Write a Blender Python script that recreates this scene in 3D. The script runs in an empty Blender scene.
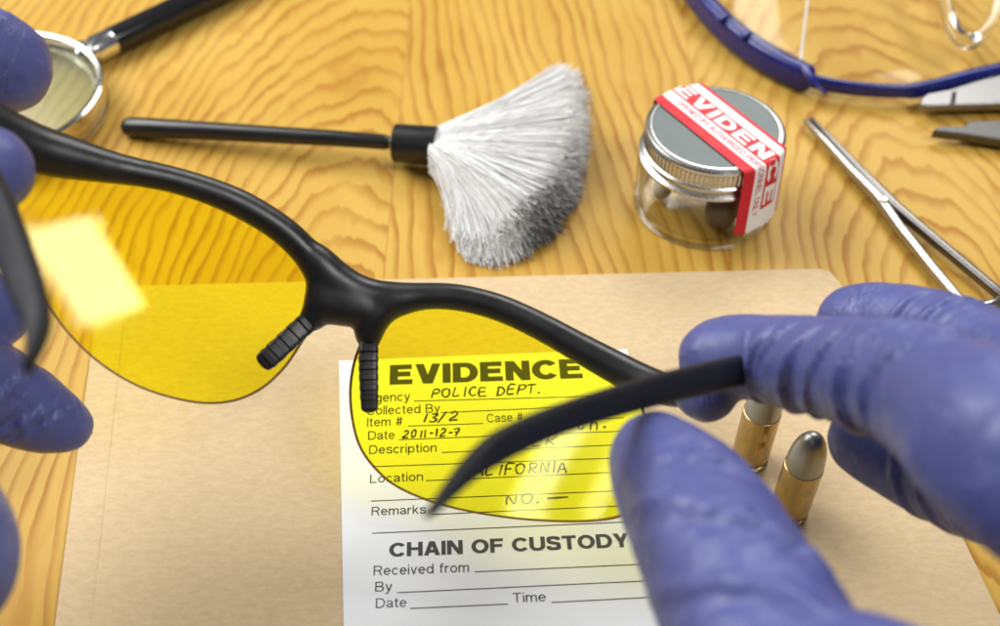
import bpy, bmesh, math, random
import numpy as np
from mathutils import Vector, Matrix, noise as mnoise

random.seed(7)
rng = np.random.default_rng(7)
SC = bpy.context.scene
COL = SC.collection
S = 0.01                       # everything below is written in centimetres

# ------------------------------------------------------------------ camera
F = 1120.0                     # focal length, in pixels of a 1000 px wide frame
PITCH = math.radians(47.5)     # looking down
H = 24.0                       # lens height over the table
CAM = np.array([0.0, -H / math.tan(PITCH), H])
FWD = np.array([0.0, math.cos(PITCH), -math.sin(PITCH)])
UP = np.array([0.0, math.sin(PITCH), math.cos(PITCH)])
RIGHT = np.array([1.0, 0.0, 0.0])
cd = bpy.data.cameras.new('camera')
cam = bpy.data.objects.new('camera', cd)
COL.objects.link(cam)
cam.location = Vector(CAM * S)
cam.rotation_euler = (math.pi / 2 - PITCH, 0, 0)
cd.sensor_width = 36.0
cd.lens = 36.0 * F / 1000.0
cd.clip_start = 0.005
cd.clip_end = 50.0
cd.dof.use_dof = True
cd.dof.focus_distance = 0.282
cd.dof.aperture_fstop = 9.2
cd.dof.aperture_blades = 7
SC.camera = cam

# ------------------------------------------------------------------ light
SC.view_settings.view_transform = 'Standard'
SC.view_settings.look = 'None'
SC.view_settings.exposure = 0.20
SC.view_settings.gamma = 1.0
SC.view_settings.use_curve_mapping = False
SC.cycles.max_bounces = 14
SC.cycles.diffuse_bounces = 10
SC.cycles.transparent_max_bounces = 40
SC.cycles.use_denoising = True
w = bpy.data.worlds.new('World')
SC.world = w
w.use_nodes = True
w.node_tree.nodes['Background'].inputs[0].default_value = (0.93, 0.96, 1.0, 1)
w.node_tree.nodes['Background'].inputs[1].default_value = 0.09


def softbox(name, loc, target, sx, sy, power, col, xaxis=None):
    l = bpy.data.lights.new(name, 'AREA')
    l.shape = 'RECTANGLE'
    l.size, l.size_y, l.energy, l.color = sx * S, sy * S, power, col
    o = bpy.data.objects.new(name, l)
    COL.objects.link(o)
    o.location = Vector(np.array(loc) * S)
    d = Vector(np.array(target, float)) - Vector(np.array(loc, float))
    if xaxis is None:
        o.rotation_euler = d.to_track_quat('-Z', 'Y').to_euler()
    else:
        z = -d.normalized()
        y = z.cross(Vector(xaxis)).normalized()
        x = y.cross(z)
        o.rotation_euler = Matrix((x, y, z)).transposed().to_euler()
    return o


softbox('softbox_key', (-62, 34, 68), (0, 0, 0), 74, 58, 11.4, (1.0, 0.985, 0.955))
softbox('softbox_back', (30, 66, 64), (2, 4, 0), 44, 34, 4.2, (1.0, 0.985, 0.955))
softbox('softbox_right', (48, -34, 82), (0, 2, 2), 34, 34, 4.4, (1.0, 0.99, 0.97))
softbox('window_light', (26.2, -53.3, 42.8), (-9, -4.8, 6.6), 5.3, 9.2, 0.13, (1.0, 0.98, 0.94), (5.1, 3.3, .1))
softbox('strip_light', (-16.7, -43.3, 59.5), (1, -6.5, 3), 2.6, 12.5, 0.055, (1.0, 0.98, 0.95), (8.16, -5.16, -.67))
softbox('strip_light', (-20.6, -41.0, 59.4), (2, -6.5, 3), 1.0, 9, 0.012, (1.0, 0.98, 0.95), (8.16, -5.16, -.67))

# ------------------------------------------------------------------ helpers


def ray(px, py):
    return FWD + RIGHT * ((px - 500.0) / F) + UP * ((313.0 - py) / F)


def at(px, py, z=0.0):
    r = ray(px, py)
    return CAM + r * ((z - CAM[2]) / r[2])


def deep(px, py, d):
    return CAM + ray(px, py) * d


ORG = {}


def thing(name, label, cat, loc, group=None):
    o = bpy.data.objects.new(name, None)
    COL.objects.link(o)
    o.empty_display_size = 0.01
    o.location = Vector(np.array(loc, float) * S)
    o['label'] = label
    o['category'] = cat
    if group:
        o['group'] = group
    ORG[o.name] = np.array(loc, float)
    return o


def obj(name, VF, mat, parent=None, loc=None, smooth=True, angle=40, mats=None):
    """VF in world centimetres -> one mesh object (child of parent, or top-level at loc)"""
    V, Fc = VF[0], VF[1]
    V = np.asarray(V, float)
    org = ORG[parent.name] if parent is not None else np.array(loc if loc is not None else (0, 0, 0), float)
    me = bpy.data.meshes.new(name)
    me.from_pydata(((V - org) * S).tolist(), [], [list(map(int, f)) for f in Fc])
    for m in (mats or [mat]):
        me.materials.append(m)
    if len(VF) > 2 and VF[2] is not None:
        me.polygons.foreach_set('material_index', np.array(VF[2], dtype=np.int32))
    if smooth:
        me.polygons.foreach_set('use_smooth', np.ones(len(me.polygons), dtype=bool))
        if angle:
            me.set_sharp_from_angle(angle=math.radians(angle))
    me.update()
    o = bpy.data.objects.new(name, me)
    COL.objects.link(o)
    if parent is not None:
        o.parent = parent
    else:
        o.location = Vector(org * S)
    ORG[o.name] = org
    return o


def tag(o, label, cat, group=None, kind=None):
    if label:
        o['label'] = label
    if cat:
        o['category'] = cat
    if group:
        o['group'] = group
    if kind:
        o['kind'] = kind
    return o


def part_label(o, label):
    o['label'] = label
    return o


def merge(*parts):
    V, Fc, M = [], [], []
    n = 0
    for p in parts:
        V.append(np.asarray(p[0], float))
        Fc += [[i + n for i in f] for f in p[1]]
        M += list(p[2]) if len(p) > 2 and p[2] is not None else [0] * len(p[1])
        n += len(p[0])
    return np.vstack(V), Fc, M


def nrm(v):
    v = np.asarray(v, float)
    return v / max(np.linalg.norm(v), 1e-9)


def catmull(P, n):
    P = np.asarray(P, float)
    Q = np.vstack([2 * P[0] - P[1], P, 2 * P[-1] - P[-2]])
    out = []
    for i in range(1, len(Q) - 2):
        p0, p1, p2, p3 = Q[i - 1], Q[i], Q[i + 1], Q[i + 2]
        for k in range(n):
            t = k / n
            out.append(0.5 * (2 * p1 + (p2 - p0) * t + (2 * p0 - 5 * p1 + 4 * p2 - p3) * t * t + (3 * p1 - p0 - 3 * p2 + p3) * t ** 3))
    out.append(Q[-2])
    return np.array(out)


def catmull_closed(P, n):
    P = np.asarray(P, float)
    m = len(P)
    out = []
    for i in range(m):
        p0, p1, p2, p3 = P[i - 1], P[i], P[(i + 1) % m], P[(i + 2) % m]
        for k in range(n):
            t = k / n
            out.append(0.5 * (2 * p1 + (p2 - p0) * t + (2 * p0 - 5 * p1 + 4 * p2 - p3) * t * t + (3 * p1 - p0 - 3 * p2 + p3) * t ** 3))
    return np.array(out)


def sweep(P, size, up=(0, 0, 1), n=16, e=2.0, cap=True):
    """P centre line; size = [(half width, half height)]; up = direction of the height (one, or per point)"""
    P = np.asarray(P, float)
    m = len(P)
    V, Fc = [], []
    ups = np.asarray(up, float)
    for i in range(m):
        t = nrm(P[min(i + 1, m - 1)] - P[max(i - 1, 0)])
        u = ups if ups.ndim == 1 else ups[i]
        s = nrm(np.cross(t, u))
        u2 = nrm(np.cross(s, t))
        a, b = size[i] if isinstance(size[0], (tuple, list, np.ndarray)) else size
        for k in range(n):
            th = 2 * math.pi * (k + 0.5) / n
            c, sn = math.cos(th), math.sin(th)
            cx = math.copysign(abs(c) ** (2 / e), c)
            sx = math.copysign(abs(sn) ** (2 / e), sn)
            V.append(P[i] + s * a * cx + u2 * b * sx)
    for i in range(m - 1):
        for k in range(n):
            k2 = (k + 1) % n
            Fc.append([i * n + k, (i + 1) * n + k, (i + 1) * n + k2, i * n + k2])
    if cap:
        for i0, flip in ((0, False), (m - 1, True)):
            ci = len(V)
            V.append(P[i0])
            for k in range(n):
                f = [ci, i0 * n + k, i0 * n + (k + 1) % n]
                Fc.append(f[::-1] if flip else f)
    return np.array(V), Fc


def rounded(P, size, **kw):
    """sweep with rounded ends"""
    P = np.asarray(P, float)
    size = [tuple(s) for s in size]
    a = nrm(P[0] - P[1]); b = nrm(P[-1] - P[-2])
    r0 = min(size[0]); r1 = min(size[-1])
    PP = [P[0] + a * r0, P[0] + a * r0 * .85, P[0] + a * r0 * .5] + list(P) + [P[-1] + b * r1 * .5, P[-1] + b * r1 * .85, P[-1] + b * r1]
    def sc(s, k): return (s[0] * k, s[1] * k)
    SS = [sc(size[0], .18), sc(size[0], .55), sc(size[0], .87)] + size + [sc(size[-1], .87), sc(size[-1], .55), sc(size[-1], .18)]
    up = kw.pop('up', (0, 0, 1))
    up = np.asarray(up, float)
    if up.ndim == 2:
        up = np.vstack([up[0]] * 3 + [up] + [up[-1]] * 3)
    return sweep(PP, SS, up=up, **kw)


def lathe(prof, c=(0, 0, 0), n=64, axis=(0, 0, 1), ripple=None):
    ax = nrm(axis)
    s = nrm(np.cross(ax, (0, 1, 0.001)) if abs(ax[1]) < .9 else np.cross(ax, (1, 0, 0)))
    t = np.cross(ax, s)
    V, Fc = [], []
    c = np.asarray(c, float)
    for j, (r, z) in enumerate(prof):
        for k in range(n):
            th = 2 * math.pi * k / n
            rr = r * (ripple(j, k) if ripple else 1)
            V.append(c + ax * z + (s * math.cos(th) + t * math.sin(th)) * rr)
    for j in range(len(prof) - 1):
        for k in range(n):
            k2 = (k + 1) % n
            Fc.append([j * n + k, j * n + k2, (j + 1) * n + k2, (j + 1) * n + k])
    return np.array(V), Fc


def slab(poly, z0, z1):
    """prism over a ground polygon (counter clockwise)"""
    n = len(poly)
    V = [(p[0], p[1], z0) for p in poly] + [(p[0], p[1], z1) for p in poly]
    Fc = [list(range(n))[::-1], [i + n for i in range(n)]]
    for i in range(n):
        j = (i + 1) % n
        Fc.append([i, j, j + n, i + n])
    return np.array(V, float), Fc


# implicit surfaces: smooth unions of tapered capsules, meshed by surface nets
def surface_nets(phi, org, h):
    ins = phi < 0
    c = [ins[i:ins.shape[0] - 1 + i, j:ins.shape[1] - 1 + j, k:ins.shape[2] - 1 + k] for i in (0, 1) for j in (0, 1) for k in (0, 1)]
    cnt = sum(a.astype(np.int8) for a in c)
    act = np.argwhere((cnt > 0) & (cnt < 8))
    idx = -np.ones(cnt.shape, dtype=np.int64)
    idx[tuple(act.T)] = np.arange(len(act))
    corners = np.array([(i, j, k) for i in (0, 1) for j in (0, 1) for k in (0, 1)])
    vals = np.stack([phi[tuple((act + o).T)] for o in corners], 1)
    acc = np.zeros((len(act), 3)); num = np.zeros(len(act))
    for a in range(8):
        for b in range(a + 1, 8):
            if np.abs(corners[a] - corners[b]).sum() != 1:
                continue
            va, vb = vals[:, a], vals[:, b]
            m = (va < 0) != (vb < 0)
            t = np.where(m, va / np.where(m, va - vb, 1), 0)
            acc += np.where(m[:, None], corners[a] + (corners[b] - corners[a]) * t[:, None], 0)
            num += m
    V = org + (act + acc / num[:, None]) * h
    Fc = []
    for ax in range(3):
        sl0 = [slice(None)] * 3; sl1 = [slice(None)] * 3
        sl0[ax] = slice(0, -1); sl1[ax] = slice(1, None)
        A, B = ins[tuple(sl0)], ins[tuple(sl1)]
        e = np.argwhere(A != B)
        o1, o2 = [(1, 2), (2, 0), (0, 1)][ax]
        e = e[(e[:, o1] > 0) & (e[:, o2] > 0)]
        e = e[(e[:, o1] < ins.shape[o1] - 1) & (e[:, o2] < ins.shape[o2] - 1)]
        d1 = np.zeros(3, int); d1[o1] = 1
        d2 = np.zeros(3, int); d2[o2] = 1
        q = [idx[tuple((e + o).T)] for o in (-d1 - d2, -d2, 0 * d1, -d1)]
        q = np.stack(q, 1)
        flip = ~A[tuple(e.T)]
        q[flip] = q[flip][:, ::-1]
        Fc.append(q)
    return V, np.vstack(Fc)


def capsules(caps, h):
    """caps: list of (a, b, ra, rb, k)"""
    lo = np.min([np.minimum(c[0] - c[2], c[1] - c[3]) - c[4] for c in caps], 0) - 4 * h
    hi = np.max([np.maximum(c[0] + c[2], c[1] + c[3]) + c[4] for c in caps], 0) + 4 * h
    n = np.ceil((hi - lo) / h).astype(int) + 1
    phi = np.full(n, 10.0)
    for a, b, ra, rb, k in caps:
        pad = k + 3 * h
        i0 = np.maximum(np.floor((np.minimum(a - ra, b - rb) - pad - lo) / h).astype(int), 0)
        i1 = np.minimum(np.ceil((np.maximum(a + ra, b + rb) + pad - lo) / h).astype(int) + 1, n)
        X = [lo[d] + h * np.arange(i0[d], i1[d]) for d in range(3)]
        P = np.stack(np.meshgrid(*X, indexing='ij'), -1)
        ab = b - a
        t = np.clip(((P - a) @ ab) / max(ab @ ab, 1e-9), 0, 1)
        d = np.linalg.norm(P - a - t[..., None] * ab, axis=-1) - (ra + (rb - ra) * t)
        sl = tuple(slice(i0[q], i1[q]) for q in range(3))
        o = phi[sl]
        hh = np.maximum(k - np.abs(o - d), 0) / k
        phi[sl] = np.minimum(o, d) - hh * hh * k / 4
    return surface_nets(phi, lo, h)


# ------------------------------------------------------------------ materials
class NT:
    def __init__(self, name):
        self.m = bpy.data.materials.new(name)
        self.m.use_nodes = True
        self.t = self.m.node_tree
        self.b = self.t.nodes['Principled BSDF']
        self.out = self.t.nodes['Material Output']

    def n(self, typ, **kw):
        nd = self.t.nodes.new(typ)
        for k, v in kw.items():
            setattr(nd, k, v)
        return nd

    def put(self, sock, v):
        if isinstance(v, bpy.types.NodeSocket):
            self.t.links.new(v, sock)
        else:
            sock.default_value = v

    def math(self, op, a, b=0.0, c=0.0, clamp=False):
        nd = self.n('ShaderNodeMath', operation=op, use_clamp=clamp)
        for i, v in enumerate((a, b, c)):
            self.put(nd.inputs[i], v)
        return nd.outputs[0]

    def coords(self, scale=(100, 100, 100), loc=(0, 0, 0)):
        tc = self.n('ShaderNodeTexCoord')
        mp = self.n('ShaderNodeMapping')
        mp.inputs['Scale'].default_value = scale
        mp.inputs['Location'].default_value = loc
        self.t.links.new(tc.outputs['Object'], mp.inputs['Vector'])
        return mp.outputs[0]

    def scale(self, vec, s):
        nd = self.n('ShaderNodeVectorMath', operation='MULTIPLY')
        self.put(nd.inputs[0], vec)
        nd.inputs[1].default_value = s
        return nd.outputs[0]

    def noise(self, vec, scale=1.0, detail=2.0, rough=0.5):
        nd = self.n('ShaderNodeTexNoise')
        self.put(nd.inputs['Vector'], vec)
        nd.inputs['Scale'].default_value = scale
        nd.inputs['Detail'].default_value = detail
        nd.inputs['Roughness'].default_value = rough
        return nd.outputs[0]

    def smooth(self, v, a, b, lo=0.0, hi=1.0):
        nd = self.n('ShaderNodeMapRange', interpolation_type='SMOOTHSTEP')
        self.put(nd.inputs[0], v)
        nd.inputs[1].default_value, nd.inputs[2].default_value = a, b
        nd.inputs[3].default_value, nd.inputs[4].default_value = lo, hi
        return nd.outputs[0]

    def mix(self, f, a, b):
        nd = self.n('ShaderNodeMix', data_type='RGBA')
        self.put(nd.inputs[0], f)
        for i, v in ((6, a), (7, b)):
            self.put(nd.inputs[i], v if isinstance(v, bpy.types.NodeSocket) else (*v, 1))
        return nd.outputs[2]

    def bump(self, hgt, strength, dist):
        nd = self.n('ShaderNodeBump')
        nd.inputs['Strength'].default_value = strength
        nd.inputs['Distance'].default_value = dist * S
        self.put(nd.inputs['Height'], hgt)
        self.t.links.new(nd.outputs[0], self.b.inputs['Normal'])

    def set(self, **kw):
        for k, v in kw.items():
            k = k.replace('_', ' ')
            if isinstance(v, tuple) and len(v) == 3:
                v = (*v, 1)
            self.put(self.b.inputs[k], v)
        return self


def plain(name, col, rough=0.5, metal=0.0, var=0.10, nscale=1.5, bump=0.0, bscale=20.0, **kw):
    """principled surface whose colour and gloss are mottled by noise"""
    t = NT(name)
    v = t.coords()
    n1 = t.noise(v, nscale, 4.0)
    lo = tuple(c * (1 - var) for c in col)
    hi = tuple(min(c * (1 + var), 1) for c in col)
    t.set(Base_Color=t.mix(n1, lo, hi), Metallic=metal, Roughness=t.smooth(n1, 0.2, 0.8, rough * .85, min(rough * 1.15, 1)), **kw)
    if bump:
        t.bump(t.noise(v, bscale, 3.0), 0.6, bump)
    return t.m


def clear(name, tint, rough=0.02, ior=1.5, gloss=(1, 1, 1), boost=1.0, graze=1.0):
    """thin see-through sheet: tinted light passes, a Fresnel share is reflected"""
    t = NT(name)
    tr = t.n('ShaderNodeBsdfTransparent'); lw = t.n('ShaderNodeLayerWeight'); lw.inputs[0].default_value = .35
    t.t.links.new(t.mix(t.smooth(lw.outputs['Facing'], .45, 1.0), tint, tuple(c ** (1 + graze) for c in tint)), tr.inputs[0])
    gl = t.n('ShaderNodeBsdfGlossy'); gl.inputs['Roughness'].default_value = rough
    gl.inputs['Color'].default_value = (*gloss, 1)
    fr = t.n('ShaderNodeFresnel')
    geo = t.n('ShaderNodeNewGeometry')          # leaving the sheet: the inverse index, so no false total reflection
    t.t.links.new(t.math('ADD', ior, t.math('MULTIPLY', geo.outputs['Backfacing'], 1.0 / ior - ior)), fr.inputs[0])
    # faint smears on the sheet
    sm = t.noise(t.coords(), 0.8, 3.0)
    t.t.links.new(t.smooth(sm, .3, .8, rough, rough + .05), gl.inputs['Roughness'])
    mx = t.n('ShaderNodeMixShader')
    t.t.links.new(t.math('MULTIPLY', fr.outputs[0], boost, clamp=True), mx.inputs[0])
    t.t.links.new(tr.outputs[0], mx.inputs[1])
    t.t.links.new(gl.outputs[0], mx.inputs[2])
    t.t.links.new(mx.outputs[0], t.out.inputs['Surface'])
    return t.m


def pine():
    t = NT('varnished_pine')
    v = t.coords()
    sp = t.n('ShaderNodeSeparateXYZ')
    t.t.links.new(v, sp.inputs[0])
    x, y = sp.outputs[0], sp.outputs[1]
    warp = t.math('SUBTRACT', t.noise(t.scale(v, (.16, .10, 1)), 1.0, 2.0), .5)
    warp2 = t.math('SUBTRACT', t.noise(t.scale(v, (.75, .33, 1)), 1.0, 2.0), .5)
    fine = t.math('SUBTRACT', t.noise(t.scale(v, (2.8, .6, 1)), 1.0, 3.0), .5)

    def rings(cx, cy, asp, freq, tilt, wa, wb, ph):
        xx = t.math('ADD', t.math('SUBTRACT', x, cx), t.math('MULTIPLY', y, tilt))
        xx = t.math('ADD', xx, t.math('MULTIPLY', warp, wa))
        yy = t.math('MULTIPLY', t.math('SUBTRACT', y, cy), asp)
        d = t.math('SQRT', t.math('ADD', t.math('MULTIPLY', xx, xx), t.math('MULTIPLY', yy, yy)))
        d = t.math('ADD', d, t.math('MULTIPLY', warp2, wb))
        d = t.math('ADD', d, t.math('MULTIPLY', fine, .20))
        # ring width changes slowly across the board
        d = t.math('POWER', t.math('MULTIPLY', d, freq), .93)
        return t.math('ADD', d, ph)

    A = at(328, 400)
    B = at(960, 330)
    r1 = rings(A[0], A[1], .34, 3.0, 0.0, 1.6, .42, .1)
    r2 = rings(A[0] - 30, A[1] + 4, .10, 2.9, .12, 2.0, .26, .35)
    r3 = rings(B[0], B[1], .36, 2.7, 0.0, 2.0, .42, .6)
    b12 = at(405, 60)[0]
    b23 = at(690, 60)[0]
    s12 = t.math('GREATER_THAN', x, float(b12))
    s23 = t.math('GREATER_THAN', x, float(b23))

    def sel(s, a, b):
        return t.math('ADD', t.math('MULTIPLY', a, t.math('SUBTRACT', 1.0, s)), t.math('MULTIPLY', b, s))
    r = sel(s23, sel(s12, r1, r2), r3)
    # early wood and late wood: ring widths vary, some rings merge
    r = t.math('ADD', r, t.math('MULTIPLY', t.math('SUBTRACT', t.noise(t.scale(v, (.9, .16, 1)), 1.0, 3.0), .5), 1.2))
    fr = t.math('FRACT', r)
    late = t.math('MULTIPLY', t.smooth(fr, .40, .86), t.smooth(fr, .88, .99, 1.0, 0.0))
    amp = t.smooth(t.noise(t.scale(v, (.5, .2, 1)), 1.0, 2.0), .25, .68, .22, .82)
    late = t.math('MULTIPLY', late, amp)
    fib = t.noise(t.scale(v, (14, .7, 1)), 1.0, 4.0)
    blot = t.noise(t.scale(v, (.22, .12, 1)), 1.0, 3.0)
    base = t.mix(t.smooth(blot, .3, .7), (.475, .285, .046), (.545, .348, .076))
    base = t.mix(t.smooth(fib, .3, .75), t.mix(.16, base, (.50, .25, .05)), base)
    col = t.mix(late, base, (.31, .120, .010))
    patch = t.noise(t.scale(v, (.42, .15, 1)), 1.0, 3.0, .55)
    col = t.mix(t.smooth(patch, .60, .68, 0, .5), col, (.40, .195, .030))
    # pale heart of the cathedral figure and short dark pores
    pore = t.noise(t.scale(v, (9, 1.1, 1)), 1.0, 2.0)
    col = t.mix(t.smooth(pore, .70, .80, 0, .30), col, (.36, .16, .035))
    # glue joints between the boards
    for b in (b12, b23):
        dist = t.math('ABSOLUTE', t.math('SUBTRACT', x, float(b)))
        col = t.mix(t.smooth(dist, .01, .045, .45, 0.0), col, (.35, .16, .04))
    t.set(Base_Color=col, Roughness=t.smooth(late, 0, 1, .42, .5), Specular_IOR_Level=.15)
    t.bump(t.math('ADD', t.math('MULTIPLY', late, .5), t.math('MULTIPLY', fib, .5)), .25, .01)
    return t.m


def kraft():
    t = NT('kraft_paper')
    v = t.coords()
    n1 = t.noise(t.scale(v, (3.2, 6.5, 1)), 1.0, 5.0, .65)
    n2 = t.noise(t.scale(v, (3.4, 11, 1)), 1.0, 4.0, .7)
    n3 = t.noise(t.scale(v, (22, 26, 1)), 1.0, 2.0)
    c = t.mix(t.smooth(n1, .3, .7), (.535, .400, .232), (.605, .458, .275))
    c = t.mix(t.smooth(n2, .52, .72, 0, .45), c, (.49, .345, .19))
    c = t.mix(t.smooth(n3, .60, .74, 0, .5), c, (.70, .56, .38))
    t.set(Base_Color=c, Roughness=.72, Specular_IOR_Level=.3)
    wav = t.noise(t.scale(v, (.35, .5, 1)), 1.0, 3.0)
    t.bump(t.math('ADD', t.math('ADD', n2, t.math('MULTIPLY', n3, .6)), t.math('MULTIPLY', wav, 3.5)), .6, .014)
    return t.m


def nitrile():
    t = NT('nitrile_glove')
    v = t.coords()
    n1 = t.noise(v, .7, 3.0)
    n2 = t.noise(v, 3.2, 4.0, .6)
    n3 = t.noise(v, 60.0, 2.0)
    al = t.n('ShaderNodeAttribute', attribute_name='along').outputs['Fac']
    ar = t.n('ShaderNodeAttribute', attribute_name='around').outputs['Fac']
    cv = t.n('ShaderNodeCombineXYZ')
    # creases of the stretched film run round the finger, a little askew
    t.put(cv.inputs[0], t.math('ADD', t.math('MULTIPLY', al, 3.6), t.math('MULTIPLY', n1, 1.5)))
    t.put(cv.inputs[1], t.math('MULTIPLY', t.math('SINE', ar), .7))
    t.put(cv.inputs[2], t.math('MULTIPLY', t.math('COSINE', ar), .7))
    f1 = t.noise(cv.outputs[0], 1.0, 3.0, .6)
    crease = t.smooth(t.math('ABSOLUTE', t.math('SUBTRACT', f1, .5)), 0.0, .085)
    where = t.smooth(t.noise(v, .45, 2.0), .42, .62)
    c = t.mix(n1, (.060, .072, .225), (.092, .107, .298))
    c = t.mix(t.smooth(n2, .62, .78, 0, .25), c, (.17, .19, .40))       # powdery bloom
    t.set(Base_Color=c, Roughness=t.smooth(n2, .3, .7, .34, .55), Specular_IOR_Level=.42)
    hgt = t.math('ADD', t.math('MULTIPLY', n2, .28), t.math('MULTIPLY', t.math('MULTIPLY', crease, where), .75))
    t.bump(t.math('ADD', hgt, t.math('MULTIPLY', n3, .03)), .42, .065)
    return t.m


def brass():
    t = NT('brass')
    v = t.coords()
    n1 = t.noise(t.scale(v, (2, 2, .6)), 1.5, 4.0)
    n2 = t.noise(t.scale(v, (14, 14, 1.2)), 1.0, 3.0)
    c = t.mix(n1, (.40, .285, .11), (.54, .41, .19))
    c = t.mix(t.smooth(n2, .6, .75, 0, .6), c, (.34, .21, .08))
    t.set(Base_Color=c, Metallic=1.0, Roughness=t.smooth(n2, .3, .7, .22, .38))
    return t.m


def brushed(name, col, rough):
    t = NT(name)
    v = t.coords()
    n1 = t.noise(t.scale(v, (3, 3, 3)), 1.0, 4.0)
    n2 = t.noise(v, 34.0, 3.0, .7)
    c = t.mix(n1, tuple(a * .86 for a in col), col)
    t.set(Base_Color=c, Metallic=1.0, Roughness=t.smooth(n2, .3, .7, rough * .75, rough * 1.25))
    t.bump(n2, .25, .003)
    return t.m


def fibre():
    t = NT('glass_fibre')
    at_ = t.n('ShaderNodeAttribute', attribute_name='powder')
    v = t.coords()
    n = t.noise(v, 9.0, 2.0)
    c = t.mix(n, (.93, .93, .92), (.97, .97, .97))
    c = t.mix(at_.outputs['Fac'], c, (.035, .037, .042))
    t.set(Base_Color=c, Roughness=.38, Specular_IOR_Level=.6)
    # thin fibres let light through
    tl = t.n('ShaderNodeBsdfTranslucent')
    t.t.links.new(c, tl.inputs[0])
    mx = t.n('ShaderNodeMixShader'); mx.inputs[0].default_value = .25
    t.t.links.new(t.b.outputs[0], mx.inputs[1])
    t.t.links.new(tl.outputs[0], mx.inputs[2])
    tp_ = t.n('ShaderNodeBsdfTransparent')
    m2 = t.n('ShaderNodeMixShader')
    t.put(m2.inputs[0], t.math('MULTIPLY', t.math('SUBTRACT', 1.0, at_.outputs['Fac']), .0))
    t.t.links.new(mx.outputs[0], m2.inputs[1])
    t.t.links.new(tp_.outputs[0], m2.inputs[2])
    t.t.links.new(m2.outputs[0], t.out.inputs['Surface'])
    return t.m


M = dict(
    pine=pine(), kraft=kraft(), nitrile=nitrile(), brass=brass(), fibre=fibre(),
    paper=plain('label_paper', (.80, .81, .83), .6, var=.02, bump=.004, bscale=30),
    print=plain('printing_ink', (.035, .035, .04), .55, var=.3, nscale=12),
    pen=plain('pen_ink', (.015, .015, .018), .45, var=.2),
    frame=plain('black_plastic', (.009, .009, .010), .36, var=.25, bump=.003, bscale=60),
    temple=plain('temple_plastic', (.010, .011, .015), .5, Specular_IOR_Level=.2, var=.2, bump=.003, bscale=60),
    rubber=plain('black_rubber', (.010, .0095, .009), .42, var=.25),
    gloss_black=plain('glossy_black', (.012, .012, .014), .16, var=.2),
    satin_black=plain('satin_black', (.012, .012, .013), .30, var=.2, bump=.003, bscale=25),
    lens=clear('yellow_lens', (1.0, .965, .17), .015, 1.55),
    lens_edge=plain('yellow_lens_edge', (.22, .10, .004), .3, var=.15),
    clear=clear('clear_polycarbonate', (.985, .985, .975), .10, 1.5, boost=.35),
    glass=clear('jar_glass', (.955, .955, .945), .03, 1.5, boost=.40, graze=10.0),
    mag=clear('magnifier_glass', (.86, .92, .85), .22, 1.5, boost=1.5),
    chrome=brushed('chrome', (.74, .72, .66), .13),
    bright_chrome=brushed('bright_chrome', (.90, .90, .90), .16),
    steel=brushed('satin_steel', (.46, .44, .41), .34),
    tool_steel=brushed('tool_steel', (.30, .295, .29), .42),
    jaw_steel=brushed('dull_steel', (.13, .13, .125), .45),
    dark_steel=brushed('dark_steel', (.20, .19, .18), .36),
    alu=brushed('brushed_aluminium', (.19, .215, .212), .62),
    alu_edge=brushed('bright_aluminium', (.60, .59, .56), .28),
    red=plain('red_tape_ink', (.56, .018, .03), .5, var=.08, Specular_IOR_Level=.25),
    white=plain('white_tape', (.76, .75, .76), .5, var=.02, Specular_IOR_Level=.25),
    pink=plain('red_small_print', (.52, .07, .10), .5, var=.1),
    blue=plain('navy_plastic', (.007, .012, .15), .26, var=.2),
    glint_tone=plain('painted_glint', (.50, .43, .33), .5, var=.1),  # pale highlight in the jar, put into this colour
    shell=plain('dark_seed', (.10, .055, .02), .45, var=.4, nscale=6, bump=.02, bscale=8),
    lead=brushed('bullet_jacket', (.36, .35, .32), .40),
)

# ------------------------------------------------------------------ setting: the table
tp = slab([(-60, -45), (60, -45), (60, 60), (-60, 60)], -3.0, 0.0)
tag(obj('table_surface', tp, M['pine'], smooth=False), 'varnished pine board tabletop with orange wavy grain', 'table', kind='structure')

# ------------------------------------------------------------------ envelope
EZ = 0.14
ep = [(101, 290), (818, 272), (829, 275), (839, 286), (1055, 737), (42, 740)]
eg = [at(x, y)[:2] for x, y in ep][::-1]
env = thing('envelope', 'large brown kraft paper envelope lying flat under the white evidence label', 'envelope', (*np.mean(eg, 0), 0))
obj('front_panel', slab(eg, 0.004, EZ), M['kraft'], env, smooth=False)
c0, c1 = at(128, 289, EZ), at(79, 739, EZ)
s0, s1 = at(104, 290.5, EZ), at(45, 738, EZ)
sv, sf = [], []
rows = 30
for i in range(rows + 1):
    f = i / rows
    a = s0 * (1 - f) + s1 * f
    b = c0 * (1 - f) + c1 * f
    for g, hz in ((0, .004), (.5, .012), (.86, .012), (.95, .018), (1.0, .004)):
        p = a * (1 - g) + b * g
        sv.append((p[0], p[1], EZ + hz + .004 * mnoise.noise(Vector((p[0] * .6, p[1] * .6, 0)))))
for i in range(rows):
    for g in range(4):
        q = i * 5 + g
        sf.append([q, q + 5, q + 6, q + 1])
obj('side_seam', (sv, sf), M['kraft'], env)

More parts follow.
